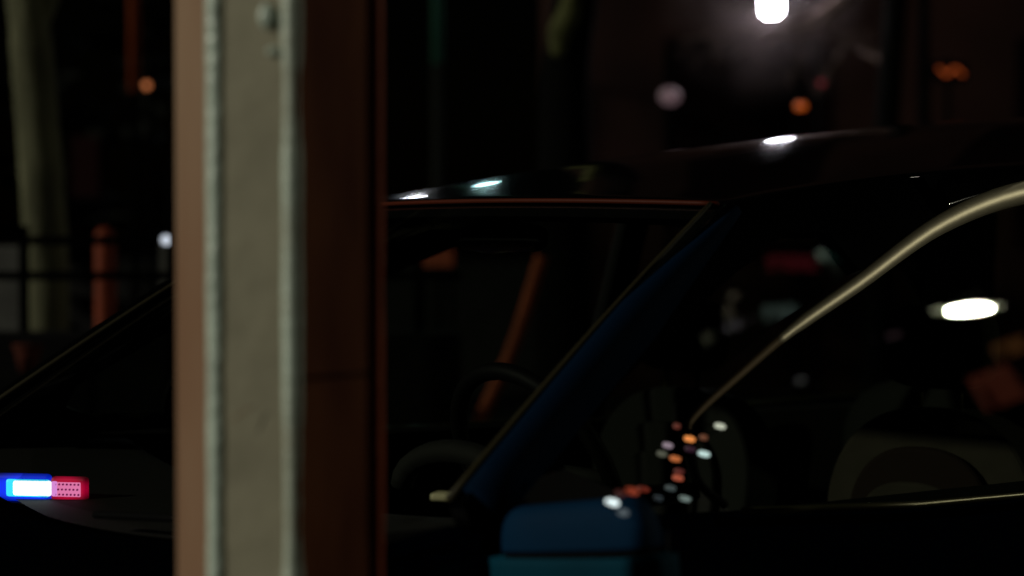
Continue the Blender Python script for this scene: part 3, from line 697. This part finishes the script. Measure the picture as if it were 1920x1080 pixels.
def seat(x, y):
    r = bpy.data.objects.new('seat', None); COL.objects.link(r); r.parent = car; r.location = (x, y, 0)
    bm = BM(); rsuper(bm, (.22, 0, .42), (.27, .25, .09)); ob('cushion', bm, M['seat'], r, smooth=True)
    def back(w, h, zc_, th, m, name, dx):
        bm = BM(); n = 28; loop = []
        for k in range(n + 1):
            a = math.pi * k / n; loop.append((w * math.copysign(abs(math.cos(a)) ** .85, math.cos(a)), zc_ + h * math.sin(a) ** .9))
        loop = [(w * .92, .45)] + loop + [(-w * .92, .45)]
        f = [bm.verts.new((dx - .12 * (z - .45), yy, z)) for yy, z in loop]; g = [bm.verts.new((dx - th - .12 * (z - .45), yy * .94, z - .01)) for yy, z in loop]
        bm.faces.new(f); bm.faces.new(g[::-1]); m_ = len(f)
        for i in range(m_): bm.faces.new((f[i], f[(i + 1) % m_], g[(i + 1) % m_], g[i]))
        return ob(name, bm, m, r, bev=.015)
    back(.26, .22, .76, .12, M['seat'], 'backrest', .02); back(.18, .15, .755, .03, M['seat2'], 'backrest_panel', .045)
    back(.135, .08, .755, .02, M['seat'], 'backrest_inset', .058)
    bm = BM(); rsuper(bm, (-.07, 0, 1.10), (.05, .13, .085)); ob('headrest', bm, M['seat'], r, smooth=True)
    for s in (-1, 1): tubeo('headrest_rod', [(-.07, s * .05, .95), (-.07, s * .05, 1.04)], .007, M['chromed'], r, 6)
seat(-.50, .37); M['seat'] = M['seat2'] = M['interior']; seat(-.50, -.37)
bm = BM(); rsuper(bm, (-1.25, 0, .42), (.27, .66, .1)); ob('rear_bench', bm, M['interior'], car, smooth=True)
bm = BM(); rsuper(bm, (-1.5, 0, .70), (.09, .66, .28)); ob('rear_backrest', bm, M['interior'], car, smooth=True)
bxo('cabin_floor', (-.4, 0, .23), (2.9, 1.5, .03), M['interior'], car)
bm = BM(); rsuper(bm, (.27, 0.0, 1.318), (.018, .125, .028)); ob('rear_view_mirror', bm, M['plastic'], car, smooth=True)
tubeo('mirror_underside', [(.288, -.10, 1.300), (.292, 0.0, 1.298), (.288, .11, 1.300)], [.004, .010, .006], mat('pale_trim', (.7, .7, .55), .5), car, 8)
for s in (1, -1): side_panel('door_card', [(.98, .90), (-1.9, .86), (-1.9, .3), (.98, .3)], M['interior'], s, -.07, .02)
bxo('defroster_vent', (.80, .52, .925), (.035, .05, .012), mat('vent_glint', (.7, .62, .4), .4), car, bev=.004, rot=Matrix.Rotation(.6, 3, 'Z'))  # glint on the vent put into its pale colour

def car_world(p): return Matrix.Translation((.19, 3.80, 0)) @ Matrix.Rotation(TH, 4, 'Z') @ Vector(p)
# ------------------------------------------------------------------ emergency light bar on the dashboard
lb = empty('light_bar', at(99, 915, 3.33), R(-100), label='glowing blue and red dash light bar behind the windscreen at the lower left', cat='light bar')
def lens_panel(name, y0, y1, z0, z1, x, m, parent, dep=.012, bev=.004):
    bm = BM(); box(bm, Vector((x, (y0 + y1) / 2, (z0 + z1) / 2)), (dep, abs(y1 - y0), z1 - z0)); return ob(name, bm, m, parent, bev=bev)
lens_panel('housing', -.13, .066, -.030, -.0250, -.01, M['plastic'], lb, .05)
for yb in (-.10, .04): lens_panel('foot', yb, yb + .012, -.05, -.025, -.01, M['plastic'], lb, .02, .002)
EB = emit('blue_glow', (.0, .03, .95), 1.0); EC = emit('cyan_glow', (.03, .65, 1.0), 1.2); EW = emit('white_glow', (.9, 1, 1), 1.7)
ER = emit('red_glow', (1.0, .0, .08), .62); EP = emit('pink_glow', (1.0, .24, .55), 1.05); EM = emit('violet_glow', (1.0, .35, 1.0), 1.0); ED = emit('magenta_cell', (.45, .01, .20), .42)
def soften(m, hy, hz, y0):
    """a moulded lens is brightest over its lamp and dims towards its rim"""
    n = m.node_tree; b = n.nodes['Principled BSDF']; st = b.inputs['Emission Strength'].default_value
    tc = n.nodes.new('ShaderNodeTexCoord'); mp = n.nodes.new('ShaderNodeMapping'); mp.vector_type = 'POINT'
    mp.inputs['Location'].default_value = (0, -y0 / hy, 0); mp.inputs['Scale'].default_value = (0, 1 / hy, 1 / hz)
    g = n.nodes.new('ShaderNodeVectorMath'); g.operation = 'LENGTH'; mr = n.nodes.new('ShaderNodeMapRange')
    mr.interpolation_type = 'SMOOTHSTEP'; mr.inputs['From Min'].default_value = .55; mr.inputs['From Max'].default_value = 1.15
    mr.inputs['To Min'].default_value = st; mr.inputs['To Max'].default_value = st * .04
    n.links.new(tc.outputs['Object'], mp.inputs[0]); n.links.new(mp.outputs[0], g.inputs[0]); n.links.new(g.outputs['Value'], mr.inputs['Value']); n.links.new(mr.outputs[0], b.inputs['Emission Strength'])
soften(EB, .112, .027, -.03); soften(ER, .046, .0245, .027)  # blue and red rims carry the painted halo
lens_panel('blue_lens', -.135, -.002, -.0245, .0245, 0, EB, lb, .016, .0075)
lens_panel('cyan_core', -.084, -.0025, -.0165, .0165, .004, EC, lb, .013, .006)
lens_panel('white_core', -.070, .001, -.0135, .0135, .0075, EW, lb, .010, .005)
lens_panel('red_lens', -.0015, .065, -.0215, .0205, 0, ER, lb, .016, .006)
lens_panel('violet_core', .0012, .012, -.0135, .0130, .007, EM, lb, .008, .003)
rp_ = lens_panel('pink_core', .0035, .0555, -.0145, .0125, .005, EP, lb, .008, .003)
bm = BM()
for r_ in range(3):
    for k in range(7):
        y = .0090 + k * .0070 + (r_ % 2) * -.002; z = .0078 - r_ * .0088
        c = bmesh.ops.create_cone(bm, segments=10, radius1=.0019, radius2=.0017, depth=.002, cap_ends=True)['verts']
        bmesh.ops.transform(bm, matrix=Matrix.Translation((.0098, y, z)) @ Matrix.Rotation(math.pi / 2, 4, 'Y'), verts=c)
ob('led_cell', bm, ED, rp_)

# ------------------------------------------------------------------ glowing dots added for the small reflections at the foot of the quarter window
ls = empty('reflection_dots', car_world((.62, .85, .98)), 0, label='tiny white and orange glowing dots added for reflections at the window corner behind the side mirror', cat='reflected lights')
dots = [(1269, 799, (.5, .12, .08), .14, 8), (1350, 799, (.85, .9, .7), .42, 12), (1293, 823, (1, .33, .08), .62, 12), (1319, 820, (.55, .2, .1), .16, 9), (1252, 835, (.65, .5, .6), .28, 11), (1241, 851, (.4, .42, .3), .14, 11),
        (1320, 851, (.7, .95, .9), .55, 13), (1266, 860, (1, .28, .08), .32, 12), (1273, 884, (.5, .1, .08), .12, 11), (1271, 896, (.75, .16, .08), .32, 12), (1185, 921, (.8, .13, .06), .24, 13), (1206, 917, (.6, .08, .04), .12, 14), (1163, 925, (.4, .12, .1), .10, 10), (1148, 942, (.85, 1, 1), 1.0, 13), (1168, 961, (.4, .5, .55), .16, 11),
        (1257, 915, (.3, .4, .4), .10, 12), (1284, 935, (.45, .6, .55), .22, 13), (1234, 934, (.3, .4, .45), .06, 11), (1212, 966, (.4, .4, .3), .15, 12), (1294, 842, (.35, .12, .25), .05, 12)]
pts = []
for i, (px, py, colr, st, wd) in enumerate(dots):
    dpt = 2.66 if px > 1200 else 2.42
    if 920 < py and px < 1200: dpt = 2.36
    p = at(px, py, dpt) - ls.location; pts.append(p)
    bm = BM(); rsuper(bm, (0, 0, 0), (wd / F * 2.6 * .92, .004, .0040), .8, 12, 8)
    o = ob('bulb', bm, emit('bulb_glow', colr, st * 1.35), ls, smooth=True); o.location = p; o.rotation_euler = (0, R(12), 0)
order = sorted(range(len(pts)), key=lambda i: (round(pts[i].z / .03), pts[i].x))
order = sorted(range(len(pts)), key=lambda i: dots[i][1])
tubeo('dot_wire', smooth_path([pts[i] + Vector((0, .006, 0)) for i in order], 4), .0009, M['black'], ls, 5)
